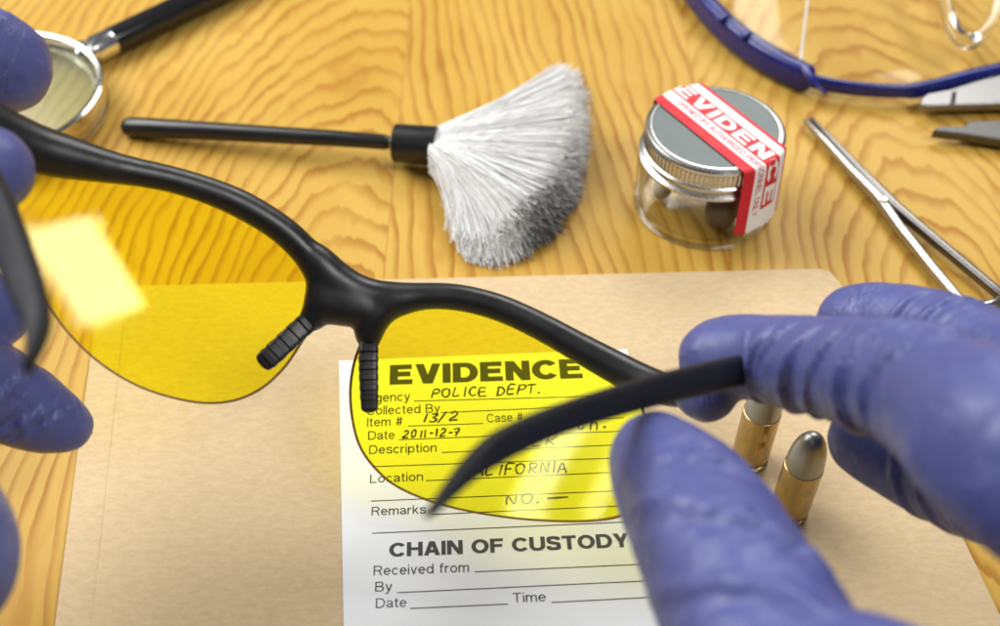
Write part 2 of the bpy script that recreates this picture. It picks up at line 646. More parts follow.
# ------------------------------------------------------------------ evidence label
LZ = EZ + .030
lt, rt = at(339, 361.5, EZ), at(627, 350, EZ)
lb = at(344, 640, EZ)
dn = nrm(lb - lt)
LEN = 11.6
lp = [lt, lt + dn * LEN, rt + dn * LEN, rt]
lab = thing('evidence_label', 'white printed evidence form with handwriting, lying on the brown envelope', 'label', lp[1])
nx, ny = 24, 30
V, Fc = [], []
for j in range(ny + 1):
    for i in range(nx + 1):
        a, b = i / nx, j / ny
        p = lt * (1 - a) + rt * a + dn * (LEN * b)
        V.append((p[0], p[1], LZ))
for j in range(ny):
    for i in range(nx):
        q = j * (nx + 1) + i
        Fc.append([q, q + nx + 1, q + nx + 2, q + 1])
edge = slab([p[:2] for p in lp], EZ + .003, LZ - .001)
obj('paper', merge((V, Fc), (edge[0], [f for f in edge[1][2:]])), M['paper'], lab, smooth=False)
TZ = LZ + .006


def arc(cx, cy, rx, ry, a0, a1, n=16):
    return [(cx + rx * math.cos(math.radians(a0 + (a1 - a0) * i / n)), cy + ry * math.sin(math.radians(a0 + (a1 - a0) * i / n))) for i in range(n + 1)]


def spl(P, n=5):
    return [tuple(p) for p in catmull(P, n)]


def glyph(c, w):
    """centre lines and advance of a plain grotesque letter with stem w; capitals are 1 high"""
    h = w / 2
    T, B, X = 1 - h, h, .73
    hx = w * .53                  # half width of a steep stroke measured level
    XT = X - h
    oval = lambda W: arc(W / 2, X / 2, W / 2 - h, X / 2 - h, 90, 450, 28)
    if c == 'E': return [[(h, 0), (h, 1)], [(h, T), (.64, T)], [(h, .52), (.60, .52)], [(h, B), (.66, B)]], .68
    if c == 'V': return [['-', (hx, 1), (.37 - .02, 0)], ['-', (.74 - hx, 1), (.37 + .02, 0)]], .74
    if c == 'I': return [[(h, 0), (h, 1)]], w
    if c == 'D': return [[(h, 0), (h, 1)], [(h, T)] + arc(.36, .5, .38 - h, .5 - h, 90, -90) + [(h, B)]], .74
    if c == 'N': return [[(h, 0), (h, 1)], ['-', (h * 1.15, 1), (.72 - h * 1.15, 0)], [(.72 - h, 0), (.72 - h, 1)]], .72
    if c == 'C': return [arc(.40, .5, .40 - h, .5 - h, 38, 322, 26)], .75
    if c == 'O': return [arc(.40, .5, .40 - h, .5 - h, 90, 450, 32)], .80
    if c == 'H': return [[(h, 0), (h, 1)], [(h, .52), (.72 - h, .52)], [(.72 - h, 0), (.72 - h, 1)]], .72
    if c == 'A': return [['-', (hx, 0), (.37 - .02, 1)], ['-', (.74 - hx, 0), (.37 + .02, 1)], [(.16, .29), (.58, .29)]], .74
    if c == 'F': return [[(h, 0), (h, 1)], [(h, T), (.60, T)], [(h, .50), (.55, .50)]], .60
    if c == 'U': return [[(h, 1), (h, .34)] + arc(.36, .34, .36 - h, .34 - h, 180, 360) + [(.72 - h, .34), (.72 - h, 1)]], .72
    if c == 'S': return [spl([(.62 - h, .72), (.53, T - .05), (.33, T), (.14, T - .04), (h + .02, .73), (.15, .58), (.34, .51), (.54, .43), (.65 - h, .27), (.54, B + .04), (.33, B), (.12, B + .05), (h, .30)])], .66
    if c == 'T': return [[(.0, T), (.66, T)], [(.33, 0), (.33, 1)]], .66
    if c == 'Y': return [['-', (hx, 1), (.35, .36)], ['-', (.70 - hx, 1), (.35, .36)], [(.35, 0), (.35, .46)]], .70
    if c == 'L': return [[(h, 0), (h, 1)], [(h, B), (.56, B)]], .57
    if c == 'P': return [[(h, 0), (h, 1)], [(h, T)] + arc(.36, .72, .30 - h, .28 - h, 90, -90) + [(h, .44 + h)]], .66
    if c == 'R': return [[(h, 0), (h, 1)], [(h, T)] + arc(.38, .73, .30 - h, .27 - h, 90, -90) + [(h, .46 + h)], [(.36, .46 + h), (.48, .40), (.57, .2), (.62, 0)]], .70
    if c == 'B': return [[(h, 0), (h, 1)], [(h, T)] + arc(.36, .75, .28 - h, .25 - h * .7, 90, -90) + [(h, .52)], [(.36, .51)] + arc(.38, .27, .30 - h, .26 - h * .5, 90, -90) + [(h, B)]], .68
    if c == 'Z': return [[(.03, T), (.58, T)], ['-', (.52, T), (.10, B)], [(.02, B), (.60, B)]], .62
    if c == 'a': return [spl([(.03, .54), (.12, XT - .03), (.25, XT), (.40, XT - .03), (.52 - h, .50), (.52 - h, .2), (.53, .02)]), spl([(.52 - h, .43), (.25, .37), (h, .20), (.18, h), (.36, .10), (.52 - h, .24)])], .55
    if c == 'g': return [arc(.27, .36, .27 - h, .36 - h, 90, 450, 26), [(.56 - h, X), (.56 - h, -.04)] + spl([(.56 - h, -.04), (.45, -.20), (.27, -.24), (.05, -.14)])], .56
    if c == 'e': return [[(h, .38), (.56 - h, .38)] + arc(.28, X / 2, .28 - h, X / 2 - h, 6, 322, 26)], .56
    if c == 'n': return [[(h, 0), (h, X)], spl([(h, .46), (.15, .62), (.31, XT), (.45, XT - .06), (.53 - h, .46)]) + [(.53 - h, 0)]], .53
    if c == 'm': return [[(h, 0), (h, X)], spl([(h, .46), (.14, .62), (.27, XT), (.38, XT - .06), (.44 - h * .4, .46)]) + [(.44 - h * .4, 0)], spl([(.44 - h * .4, .46), (.52, .62), (.65, XT), (.78, XT - .06), (.84 - h, .46)]) + [(.84 - h, 0)]], .84
    if c == 'c': return [arc(.28, X / 2, .28 - h, X / 2 - h, 42, 318, 22)], .53
    if c == 'o': return [oval(.57)], .57
    if c == 'd': return [arc(.28, .36, .28 - h, .36 - h, 90, 450, 26), [(.57 - h, 0), (.57 - h, 1)]], .57
    if c == 'p': return [arc(.30, .36, .28 - h, .36 - h, 90, 450, 26), [(h, -.26), (h, X)]], .58
    if c == 'l': return [[(h, 0), (h, 1)]], w
    if c == 't': return [[(.14, .94), (.14, .17)] + spl([(.14, .17), (.19, B), (.31, .02 + h)]), [(0, XT), (.30, XT)]], .31
    if c == 's': return [[(x * .82, y * X) for x, y in glyph('S', w * 1.2)[0][0]]], .52
    if c == 'r': return [[(h, 0), (h, X)], spl([(h, .44), (.14, .62), (.33, XT)])], .33
    if c == 'i': return [[(h, 0), (h, X)], [(h, .87), (h, 1)]], w
    if c == 'k': return [[(h, 0), (h, 1)], ['-', (h, .27), (.44, X)], ['-', (.2, .46), (.47, 0)]], .51
    if c == 'v': return [['-', (hx, X), (.26, 0)], ['-', (.52 - hx, X), (.26, 0)]], .52
    if c == 'y': return [['-', (hx, X), (.27, .0)], [(.52 - h * .9, X), (.22, -.12)] + spl([(.22, -.12), (.15, -.22), (.03, -.21)])], .52
    if c == 'f': return [[(.12, 0), (.12, .82)] + spl([(.12, .82), (.17, T - .01), (.31, T)]), [(0, XT), (.29, XT)]], .31
    if c == '#': return [[(.14, 0), (.24, 1)], [(.38, 0), (.48, 1)], [(.02, .33), (.56, .33)], [(.06, .67), (.60, .67)]], .62
    return [], .28


def text_mesh(body, w=.10, track=.11):
    """flat letters, capitals 1 high; every stroke lies a hair above the one before"""
    V, Fc = [], []
    x0, si = 0.0, 0
    for ch in body:
        strokes, adv = glyph(ch, w)
        for st in strokes:
            level = st[0] == '-'
            if level:
                st = st[1:]
            P = [np.array(st[0], float)]
            for q in st[1:]:
                q = np.array(q, float)
                d = np.linalg.norm(q - P[-1])
                if d < 1e-4:
                    continue
                k = max(1, int(d / .12))
                a = P[-1].copy()
                P += [a + (q - a) * (i + 1) / k for i in range(k)]
            closed = np.linalg.norm(P[0] - P[-1]) < 1e-3
            n0, m = len(V), len(P)
            for i in range(m):
                a = P[i] - P[i - 1] if i else ((P[0] - P[-2]) if closed else P[1] - P[0])
                b = P[i + 1] - P[i] if i < m - 1 else ((P[1] - P[0]) if closed else P[-1] - P[-2])
                a, b = a / np.linalg.norm(a), b / np.linalg.norm(b)
                t = (a + b) / max(np.linalg.norm(a + b), 1e-6)
                mit = min(1 / max(abs(t @ b), .3), 2.4)
                nn = np.array([-t[1], t[0]]) * w / 2 * mit
                if level:
                    nn = np.array([-math.copysign(w / 2 / max(abs(t[1]), .35), t[1]), 0])
                for p in (P[i] - nn, P[i] + nn):
                    V.append((x0 + p[0], p[1], (si % 6) * 1.0))
            for i in range(m - 1):
                q = n0 + 2 * i
                Fc.append([q, q + 2, q + 3, q + 1])
            si += 1
        x0 += adv + track
    return np.array(V), Fc


CAPH = 1.0


def printed(body, xl, yl, xr, yr, cap, bold=0.0):
    V, Fc = text_mesh(body, bold, .06 if bold > .15 else .11)
    a, b = at(xl, yl, TZ), at(xr, yr, TZ)
    ex = nrm(b - a); ey = np.array([-ex[1], ex[0], 0])
    hgt = np.linalg.norm(at(xl, yl - cap, TZ) - at(xl, yl, TZ))
    x0, x1 = V[:, 0].min(), V[:, 0].max()
    P = a + np.outer((V[:, 0] - x0) / (x1 - x0) * np.linalg.norm(b - a), ex) + np.outer(V[:, 1] / CAPH * hgt, ey)
    P[:, 2] = TZ + V[:, 2] * .0006
    return P, Fc


obj('heading', printed('EVIDENCE', 389.5, 384.6, 583, 378, 19.5, .235), M['print'], lab, smooth=False)
obj('heading', printed('CHAIN OF CUSTODY', 389, 557, 629.5, 546.8, 14, .20), M['print'], lab, smooth=False)
words = [('Agency', 366, 402.2, 410, 400.5), ('Collected By', 366.5, 415, 440, 412.2), ('Item #', 367, 426.5, 402.4, 425.2),
         ('Case #', 487, 422.5, 523, 421), ('Date', 368, 439.8, 394.5, 438.8), ('Description', 369, 454, 436.5, 451.6),
         ('Location', 370, 483, 423, 480.5), ('Remarks', 371.5, 515.5, 426, 513.3), ('Received from', 373.5, 575.5, 469, 571.8),
         ('By', 375, 591.5, 392, 591), ('Date', 375.7, 608, 406.5, 606.8), ('Time', 513, 602.5, 546, 601.2)]
obj('field_names', merge(*[printed(t, a, b, c, d, 8.6 if b < 530 else 9.6, .105) for t, a, b, c, d in words]), M['print'], lab, smooth=False)
rules = [(414, 401, 609, 395.8), (441, 412.6, 622, 404.5), (408, 426, 483, 423.4), (526, 421.5, 624, 417.5), (399, 439.6, 626, 431),
         (442, 452.4, 627, 444.4), (372, 466.6, 629, 457.5), (426, 480.6, 632, 471.4), (371, 501, 636, 490), (432, 514.4, 640, 505),
         (372, 533.2, 655, 520.6), (474.6, 571.7, 662, 563.3), (397, 592.6, 672, 579.6), (410, 608.4, 508, 604), (551.5, 602.4, 682, 595.6)]
rp = []
for x0, y0, x1, y1 in rules:
    a, b = at(x0, y0, TZ), at(x1, y1, TZ)
    n_ = nrm([-(b - a)[1], (b - a)[0], 0]) * .0125
    rp.append((np.array([a - n_, b - n_, b + n_, a + n_]), [[0, 1, 2, 3]]))
obj('ruled_lines', merge(*rp), M['print'], lab, smooth=False)

G = {  # pen strokes of the handwriting, in a box 0..0.7 x 0..1
    'P': [[(.05, 0), (.1, 1)], [(.1, .98), (.45, 1), (.6, .8), (.45, .55), (.1, .5)]],
    'O': [[(.4, 1), (.12, .85), (.05, .45), (.2, .05), (.45, .03), (.62, .4), (.6, .8), (.4, 1)]],
    'L': [[(.1, 1), (.06, .05), (.55, .08)]],
    'I': [[(.2, 1), (.18, 0)]],
    'C': [[(.6, .85), (.4, 1), (.12, .75), (.08, .3), (.3, 0), (.6, .12)]],
    'E': [[(.6, .97), (.12, .95), (.08, .05), (.6, .04)], [(.1, .5), (.5, .54)]],
    'D': [[(.1, .02), (.12, .98)], [(.02, .97), (.4, .95), (.62, .5), (.4, .05), (.02, .02)]],
    'T': [[(.0, .95), (.7, 1)], [(.36, .98), (.3, 0)]],
    'A': [[(.0, 0), (.35, 1), (.6, 0)], [(.1, .35), (.55, .4)]],
    'F': [[(.12, 0), (.12, .98), (.65, 1)], [(.12, .52), (.5, .55)]],
    'R': [[(.08, 0), (.12, 1)], [(.12, .98), (.45, 1), (.58, .78), (.4, .52), (.12, .48), (.6, .0)]],
    'N': [[(.06, 0), (.1, .98), (.5, .04), (.56, 1)]],
    '1': [[(.25, 1), (.2, 0)]],
    '2': [[(.08, .8), (.25, 1), (.5, .85), (.45, .55), (.05, .03), (.62, .06)]],
    '3': [[(.08, .9), (.35, 1), (.52, .8), (.25, .53), (.55, .3), (.35, .02), (.05, .1)]],
    '0': [[(.3, 1), (.08, .6), (.2, .05), (.45, .2), (.48, .75), (.3, 1)]],
    '7': [[(.05, .92), (.6, 1), (.25, 0)], [(.15, .5), (.5, .52)]],
    '/': [[(-.12, -.15), (.48, 1.15)]],
    '-': [[(.08, .45), (.45, .47)]],
    '_': [[(.0, .45), (1.1, .5)]],
    '.': [[(.06, .0), (.16, .10), (.22, .04)]],
    'h': [[(.1, 1.1), (.06, 0)], [(.08, .45), (.3, .6), (.45, .4), (.46, 0)]],
    'o': [[(.3, .6), (.08, .4), (.2, .02), (.45, .1), (.48, .45), (.3, .6)]],
}


def handwriting(text, xl, yl, xr, yr, cap, pen=.027):
    adv, pos = 0, []
    for ch in text:
        wd = {' ': .55, '.': .4, 'I': .45, '1': .5, '-': .6, '/': .65, '_': 1.2}.get(ch, .82)
        pos.append((ch, adv)); adv += wd
    adv -= .12
    a, b = at(xl, yl, TZ), at(xr, yr, TZ)
    ex = nrm(b - a); ey = np.array([-ex[1], ex[0], 0])
    sx = np.linalg.norm(b - a) / adv
    sy = np.linalg.norm(at(xl, yl - cap, TZ) - at(xl, yl, TZ))
    out = []
    for ch, x0 in pos:
        if ch == ' ':
            continue
        jx, jy, sl, jh = random.uniform(-.04, .04), random.uniform(-.06, .06), random.uniform(.03, .22), random.uniform(.9, 1.08)
        for st in G[ch]:
            q = catmull([(p[0] + jx + sl * p[1] + random.uniform(-.015, .015), (p[1] + jy) * jh) for p in st], 4 if len(st) > 2 else 2)
            P = np.array([a + ex * (x0 + p[0]) * sx + ey * p[1] * sy for p in q])
            P[:, 2] = TZ + .002
            out.append(sweep(P, [(pen * random.uniform(.65, 1.25), .003) for _ in P], n=6))
    return out


hw = (handwriting('POLICE DEPT.', 431, 397.5, 541, 393.5, 9.2) + handwriting('13/2', 421, 422.5, 459, 420.5, 8.2) + handwriting('2011-12-7', 402, 438, 460, 435.6, 7.6)
      + handwriting('oh.', 576, 430, 606, 428.5, 13) + handwriting('ER', 532, 446, 556, 444.8, 10) + handwriting('CALIFORNIA', 461, 476.5, 568, 472.3, 10.5)
      + handwriting('NO.', 505, 505, 541, 503.5, 9.8) + handwriting('_', 547, 503, 568, 502, 11))
obj('handwriting', merge(*hw), M['pen'], lab)

# ------------------------------------------------------------------ two cartridges standing on the envelope


def cartridge(px, py, label, show):
    c = at(px, py, EZ); c[2] = EZ
    t = thing('cartridge', label, 'cartridge', c, 'cartridges standing on the envelope')
    case = [(0, .02), (.42, .02), (.455, .0), (.475, .03), (.475, .11), (.455, .13), (.415, .15), (.415, .22), (.46, .30), (.467, .36)]
    case += [(.467, 1.0), (.468, 1.32), (.462, 1.34), (.462, 1.37), (.468, 1.39), (.466, 1.99), (.460, 2.03), (.445, 2.04), (.440, 1.97)]
    obj('case', lathe(case, c, 64), M['brass'], t, angle=35)
    bul = [(.440, 1.87), (.446, 2.03), (.446, 2.12)]
    for i in range(1, 17):
        a = i / 16 * math.pi / 2
        bul.append((max(.446 * math.cos(a) ** .85, 1e-4), 2.12 + 1.08 * math.sin(a)))
    obj('bullet', lathe(bul, c, 64), M['lead'], t, angle=60)


cartridge(788, 512, 'brass cartridge standing in front with its whole round silver bullet nose showing', 0)
cartridge(749, 459, 'brass cartridge standing behind the other, its bullet nose covered by the gloved index finger', 1)

# ------------------------------------------------------------------ brush
bz = .55
hb = thing('fingerprint_brush', 'fibreglass dusting brush with a black handle and flared white bristles with dark tips', 'brush', at(415, 150))
HL = [(131, 127, .34), (150, 128, .34), (200, 130.5, .31), (260, 134, .29), (330, 138, .27), (385, 142, .25)]
zl = np.linspace(.36, .82, len(HL))
P = [at(x, y, z) for (x, y, r), z in zip(HL, zl)]
obj('handle', rounded(P, [(r, r) for _, _, r in HL], n=20, e=2.0), M['satin_black'], hb)
P = [at(384, 142, .82), at(391, 142.4, .84), at(397, 143, .86)]
obj('neck', sweep(P, [(.22, .22), (.16, .16), (.16, .16)], n=20), M['steel'], hb)
fa, fb = at(394, 143, .86), at(437, 146, .90)
ax = nrm(fb - fa); fl = np.linalg.norm(fb - fa)
obj('ferrule', lathe([(0, 0), (.56, 0), (.63, .05), (.635, fl * .5), (.64, fl - .04), (.58, fl), (0, fl - .1)], fa, 48, ax), M['satin_black'], hb, angle=30)
root = fb - ax * .15
side = nrm(np.cross((0, 0, 1), ax))
fan = [(-31, 580, 72), (-18, 592, 98), (-4, 594, 140), (12, 590, 178), (27, 580, 214), (42, 560, 242), (56, 528, 262), (70, 494, 270), (80, 467, 264), (87, 452, 236)]
fang = np.array([f[0] for f in fan], float)
fpx = np.array([f[1] for f in fan], float); fpy = np.array([f[2] for f in fan], float)
SV, SF, SP = [], [], []
# dense heart as solid white sheets added to brighten the bundle, under loose fibres
CA, CF = 40, 14
for lay, sgn in ((.52, 1), (.06, -1)):
    n0 = len(SV)
    for ia in range(CA + 1):
        ang = -27 + 107 * ia / CA
        e = math.sin(math.pi * min(max(ia / CA, .0), 1.0)) ** .35
        lay_ = .30 + (lay - .30) * e
        tip = at(np.interp(ang, fang, fpx), np.interp(ang, fang, fpy))
        tip = root + (tip - root) * (np.interp(ang, [50, 66], [.93, .90]) - .10 * lay_)
        tip[2] = .06 + lay_ * 1.35 * (.55 + .45 * math.cos(math.radians(ang - 20))) * np.interp(ang, [50, 66], [1.0, .30])
        th = math.radians(ang) * .75
        st = root + side * (-.40 * math.sin(th)) + np.array([0, 0, (lay_ - .5) * .86])
        mid = st + (tip - st) * .45 + ax * .55 * (abs(ang) / 80) + np.array([0, 0, .35 * (1 - lay_)])
        for k in range(CF + 1):
            f = k / CF
            SV.append((1 - f) ** 2 * st + 2 * f * (1 - f) * mid + f * f * tip + np.array([0, 0, .05 * mnoise.noise(Vector((ang * .5, f * 2, lay)))]))
            SP.append(max(0.0, f - .84) / .16 * float(np.interp(ang, [0, 20, 50, 64], [.3, .9, .9, .0])))
    for ia in range(CA):
        for k in range(CF):
            q = n0 + ia * (CF + 1) + k
            fc_ = [q, q + 1, q + CF + 2, q + CF + 1]
            SF.append(fc_ if sgn < 0 else fc_[::-1])
NB = 8600
clump = [mnoise.noise(Vector((i * .37, 0, 0))) for i in range(400)]
for i in range(NB):
    a = rng.uniform(0, 1)
    ang = -31 + 118 * a if i < 6800 else 56 + 32 * a
    ci = int((ang + 31) * 2.6)
    ln = 1 - abs(rng.normal(0, .035)) + .035 * clump[ci % 400]
    if rng.random() < .05:
        ln *= rng.uniform(.72, .98)
    lay = rng.uniform(0, 1)                      # 0 at the bottom of the bundle, 1 on top
    tx, ty = np.interp(ang, fang, fpx), np.interp(ang, fang, fpy)
    zt = .08 + lay * (1.55 if ang > -10 else 1.1) * (.55 + .45 * math.cos(math.radians(ang - 20)))
    tip = at(tx, ty, .0)
    tip = root + (tip - root) * ln
    # the top layer is pressed outwards less far than the layer on the table
    tip = root + (tip - root) * (1 - .16 * lay)
    tip[2] = zt * np.interp(ang, [50, 66], [1.0, .45])
    tip += rng.normal(0, .05, 3) + .16 * np.array([clump[(ci * 7 + int(lay * 5) * 31) % 400], clump[(ci * 5 + int(lay * 5) * 17 + 50) % 400], .5 * clump[(ci * 3 + 90) % 400]])
    tip[2] = max(tip[2], .04)
    rr = .50 * math.sqrt(rng.uniform(0, 1))
    th = math.radians(ang) * .75 + rng.normal(0, .3)
    st = root + side * (-rr * math.sin(th) * 1.0 + rng.normal(0, .14)) + np.array([0, 0, 1]) * ((lay - .5) * .86)
    mid = st + (tip - st) * .45 + ax * .55 * (abs(ang) / 80) + np.array([0, 0, .35 * (1 - lay)]) + rng.normal(0, .05, 3)
    if ang > 74 and rng.random() < .12:          # stray hairs on the lower side
        mid += np.array([-.5, 0, .1]) * rng.uniform(.2, 1)
    if i % 60 == 0:                              # a few loose hairs
        tip = tip + np.array([rng.normal(0, .25), rng.normal(0, .25), .1]); mid = mid + rng.normal(0, .22, 3); mid[2] = max(mid[2], .1); tip[2] = max(tip[2], .05)
    n0 = len(SV)
    thick = .0165 * (1 + (rng.random() < .12) * rng.uniform(.2, .9))
    sg = 9
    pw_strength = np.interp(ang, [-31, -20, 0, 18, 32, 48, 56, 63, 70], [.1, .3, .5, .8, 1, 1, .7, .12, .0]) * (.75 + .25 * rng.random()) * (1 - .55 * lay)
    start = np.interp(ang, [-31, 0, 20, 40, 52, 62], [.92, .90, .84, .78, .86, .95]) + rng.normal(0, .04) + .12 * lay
    for k in range(sg):
        f = (k / (sg - 1)) ** .8
        p = (1 - f) ** 2 * st + 2 * f * (1 - f) * mid + f * f * tip
        t = nrm(2 * (1 - f) * (mid - st) + 2 * f * (tip - mid))
        s = nrm(np.cross(t, (0, 0, 1))); u = np.cross(s, t)
        r = thick * (1 - .18 * f)
        for q in range(3):
            b = 2 * math.pi * q / 3 + i
            SV.append(p + (s * math.cos(b) + u * math.sin(b)) * r)
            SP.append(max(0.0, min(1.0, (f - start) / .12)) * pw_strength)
    for k in range(sg - 1):
        for q in range(3):
            q2 = (q + 1) % 3
            SF.append([n0 + k * 3 + q, n0 + k * 3 + q2, n0 + (k + 1) * 3 + q2, n0 + (k + 1) * 3 + q])
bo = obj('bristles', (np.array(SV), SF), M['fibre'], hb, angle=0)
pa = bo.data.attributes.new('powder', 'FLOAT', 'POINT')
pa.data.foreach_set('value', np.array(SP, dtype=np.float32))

# ------------------------------------------------------------------ jar with evidence tape
jc = at(702, 203); jc[2] = 0.0
JH, LR = 3.05, 2.10
jar = thing('sample_jar', 'small round glass jar with a grey metal screw lid on the pine table', 'jar', jc)
outer = [(0, .02), (1.9, .02), (2.06, .06), (2.16, .16), (2.19, .30), (2.19, 1.45), (2.15, 1.68), (2.02, 1.86), (1.95, 1.95), (1.95, 2.30)]
inner = [(1.84, 2.30), (1.84, 1.9), (1.95, 1.74), (2.03, 1.5), (2.06, 1.3), (2.06, .42), (1.98, .24), (1.8, .17), (0, .17)]
obj('glass_body', lathe(outer + inner, jc, 96), M['glass'], jar, angle=50)
NK = 360
lid = [(2.02, 1.98), (2.16, 1.97), (2.20, 2.01), (2.20, 2.09), (2.13, 2.13), (2.06, 2.16), (2.06, 2.28), (2.12, 2.33), (2.13, 2.38), (2.08, 2.42), (2.075, 2.45),
       (2.075, 2.47), (2.075, 2.82), (2.075, 2.85), (2.10, 2.88), (2.10, 2.96), (2.06, 3.02), (1.99, JH), (1.90, JH + .005), (1.88, JH - .02), (0, JH - .02)]


def knurl(j, k):
    return 1.0 + (.010 if (k % 4 < 2) else -.008) if j in (11, 12) else 1.0


lo_ = lathe(lid, jc, NK, ripple=knurl)
mi = []
for j in range(len(lid) - 1):
    mi += [1 if j < 18 else 0] * NK
tor = [(2.10 + .075 * math.cos(a), .085 + .075 * math.sin(a)) for a in np.linspace(0, 2 * math.pi, 15)]
jg = NT('thick_jar_glass')
jg.set(Base_Color=(.95, .955, .945), Transmission_Weight=1.0, IOR=1.45, Roughness=jg.smooth(jg.noise(jg.coords(), 2, 2), .3, .7, .0, .08))
obj('base_rim', lathe(tor, jc, 96), jg.m, jar, angle=0)
obj('lid', (lo_[0], lo_[1], mi), M['alu'], jar, angle=32, mats=[M['alu'], M['alu_edge']])
# in the jar: a highlight modelled as a pale lump, then the seed
b_ = at(655, 197, .55)
sph = []
for i in range(13):
    a = math.pi * i / 12
    sph.append((max(.30 * math.sin(a), 1e-4), -.42 * math.cos(a)))
glint_obj = obj('jar_glint', lathe(sph, jc + np.array([-1.28, .15, .50]), 24, (.3, .2, 1)), M['glint_tone'], loc=jc + np.array([-1.28, .15, .17]))
tag(glint_obj, 'painted highlight, a pale pellet leaning inside the left of the glass jar', 'glint')
sph = []
for i in range(15):
    a = math.pi * i / 14
    sph.append((max(.52 * math.sin(a) ** .8, 1e-4), -.78 * math.cos(a)))
sd = lathe(sph, jc + np.array([.42, -1.05, .82]), 28, (.25, .35, 1))
sdo = obj('seed', sd, M['shell'], loc=jc + np.array([.42, -1.05, .17]))
tag(sdo, 'dark brown seed-like lump inside the glass jar beside the tape end', 'seed')

# evidence tape: across the lid and down the front of the jar
TOPZ = JH + .02
e1, e2 = at(705, 85, TOPZ), at(784, 145, TOPZ)
e3, e4 = at(655, 100, TOPZ), at(737, 167, TOPZ)
ds = nrm((e2 - e1) + (e4 - e3)); ds[2] = 0; ds = nrm(ds)
dw = np.array([-ds[1], ds[0], 0])
cen = np.array([jc[0], jc[1], TOPZ])
w_hi = ((e1 - cen) @ dw + (e2 - cen) @ dw) / 2
w_lo = ((e3 - cen) @ dw + (e4 - cen) @ dw) / 2
TW = w_hi - w_lo
RT = 2.14
DROP = 2.15


def wrap(s, wv, lift=0.0):
    """s: along the tape from the lid centre; wv: 0..1 over its width"""
    wc = w_lo + wv * TW
    se = math.sqrt(max(RT * RT - wc * wc, .01))
    sb = -se
    rr = .10                                       # how round the fold is
    if s > se:
        d = s - se
        fold = 1 - math.exp(-d / rr)
        out = rr * .6 * fold + .02 + .13 * d + lift
        pos = np.array([0, 0, 0.]) + ds * (se + out) + dw * wc * (1 + .02 * d)
        # leaves the upright a little towards the lower left, as stuck by hand
        pos = pos + dw * (-.10 * d) - ds * (.0 * d)
        rad = math.hypot(pos[0], pos[1])
        z = TOPZ - max(d - rr * .4, 0) - .03 * fold
    elif s < sb:
        d = sb - s
        pos = ds * (sb - .03 - lift) + dw * wc
        z = TOPZ - d * .9
    else:
        pos = ds * s + dw * wc
        z = TOPZ + lift
    return jc + np.array([pos[0], pos[1], z])


S0, S1 = -math.sqrt(RT * RT - (w_lo * .5) ** 2) - .02, math.sqrt(RT * RT - w_hi ** 2) + DROP


def send(wv):                                      # both ends are cut straight
    wc = w_lo + wv * TW
    return math.sqrt(max(RT * RT - wc * wc, .01)) + DROP


def sbeg(wv):
    wc = w_lo + wv * TW
    return -math.sqrt(max(RT * RT - wc * wc, .01)) - (.45 if wv < .22 else .06)


bands = [(0.0, .20, 0), (.20, .42, 1), (.42, .76, 0), (.76, .93, 1), (.93, 1.0, 0)]
V, Fc, MI = [], [], []
ns = 90
EV_END = 0.0
tape = thing('evidence_tape', 'red and white EVIDENCE sealing tape over the jar lid and down its side', 'tape', cen)
for b0, b1, mm in bands:
    nw = max(2, int((b1 - b0) * 24))
    n0 = len(V)
    for i in range(ns + 1):
        for j in range(nw + 1):
            wv = b0 + (b1 - b0) * j / nw
            a, b = sbeg(wv), send(wv)
            V.append(wrap(a + (b - a) * i / ns, wv))
    for i in range(ns):
        for j in range(nw):
            q = n0 + i * (nw + 1) + j
            Fc.append([q, q + nw + 1, q + nw + 2, q + 1])
            f = i / ns
            MI.append(1 if (mm == 0 and .4 < b0 < .5 and f > .895) else mm)
obj('tape_strip', (np.array(V), Fc, MI), M['red'], tape, mats=[M['red'], M['white']], angle=70)


def tape_text(body, s_a, s_b, w_a, w_b, bold, mat, name):
    V, Fc = text_mesh(body, bold)
    x0, x1 = V[:, 0].min(), V[:, 0].max()
    y0, y1 = V[:, 1].min(), V[:, 1].max()
    P = np.array([wrap(s_a + (s_b - s_a) * (v[0] - x0) / (x1 - x0), w_a + (w_b - w_a) * (v[1] - y0) / (y1 - y0), .010 + v[2] * .0008) for v in V])
    obj(name, (P, Fc), mat, tape, smooth=False)


sA = -2.12
tape_text('EVIDENCE', sA, 3.50, .455, .725, .22, M['white'], 'heading')
tape_text('OPENED BY AUTHORIZED PERSONNEL ONLY', -1.55, 3.75, .255, .37, .13, M['pink'], 'small_print')

# ------------------------------------------------------------------ haemostat forceps
hz = .32
fc = thing('forceps', 'long slim steel locking forceps lying diagonally right of the jar', 'forceps', at(880, 200))


def flat(pts, z, hh, name, mat, up=(0, 0, 1), e=3.2, parent=None):
    Pp = [at(x, y, z) for x, y, _ in pts]
    sz = [(r, hh if not isinstance(hh, list) else hh[i]) for i, (_, _, r) in enumerate(pts)]
    return obj(name, rounded(Pp, sz, n=20, e=e, up=up), mat, parent or fc, angle=50)


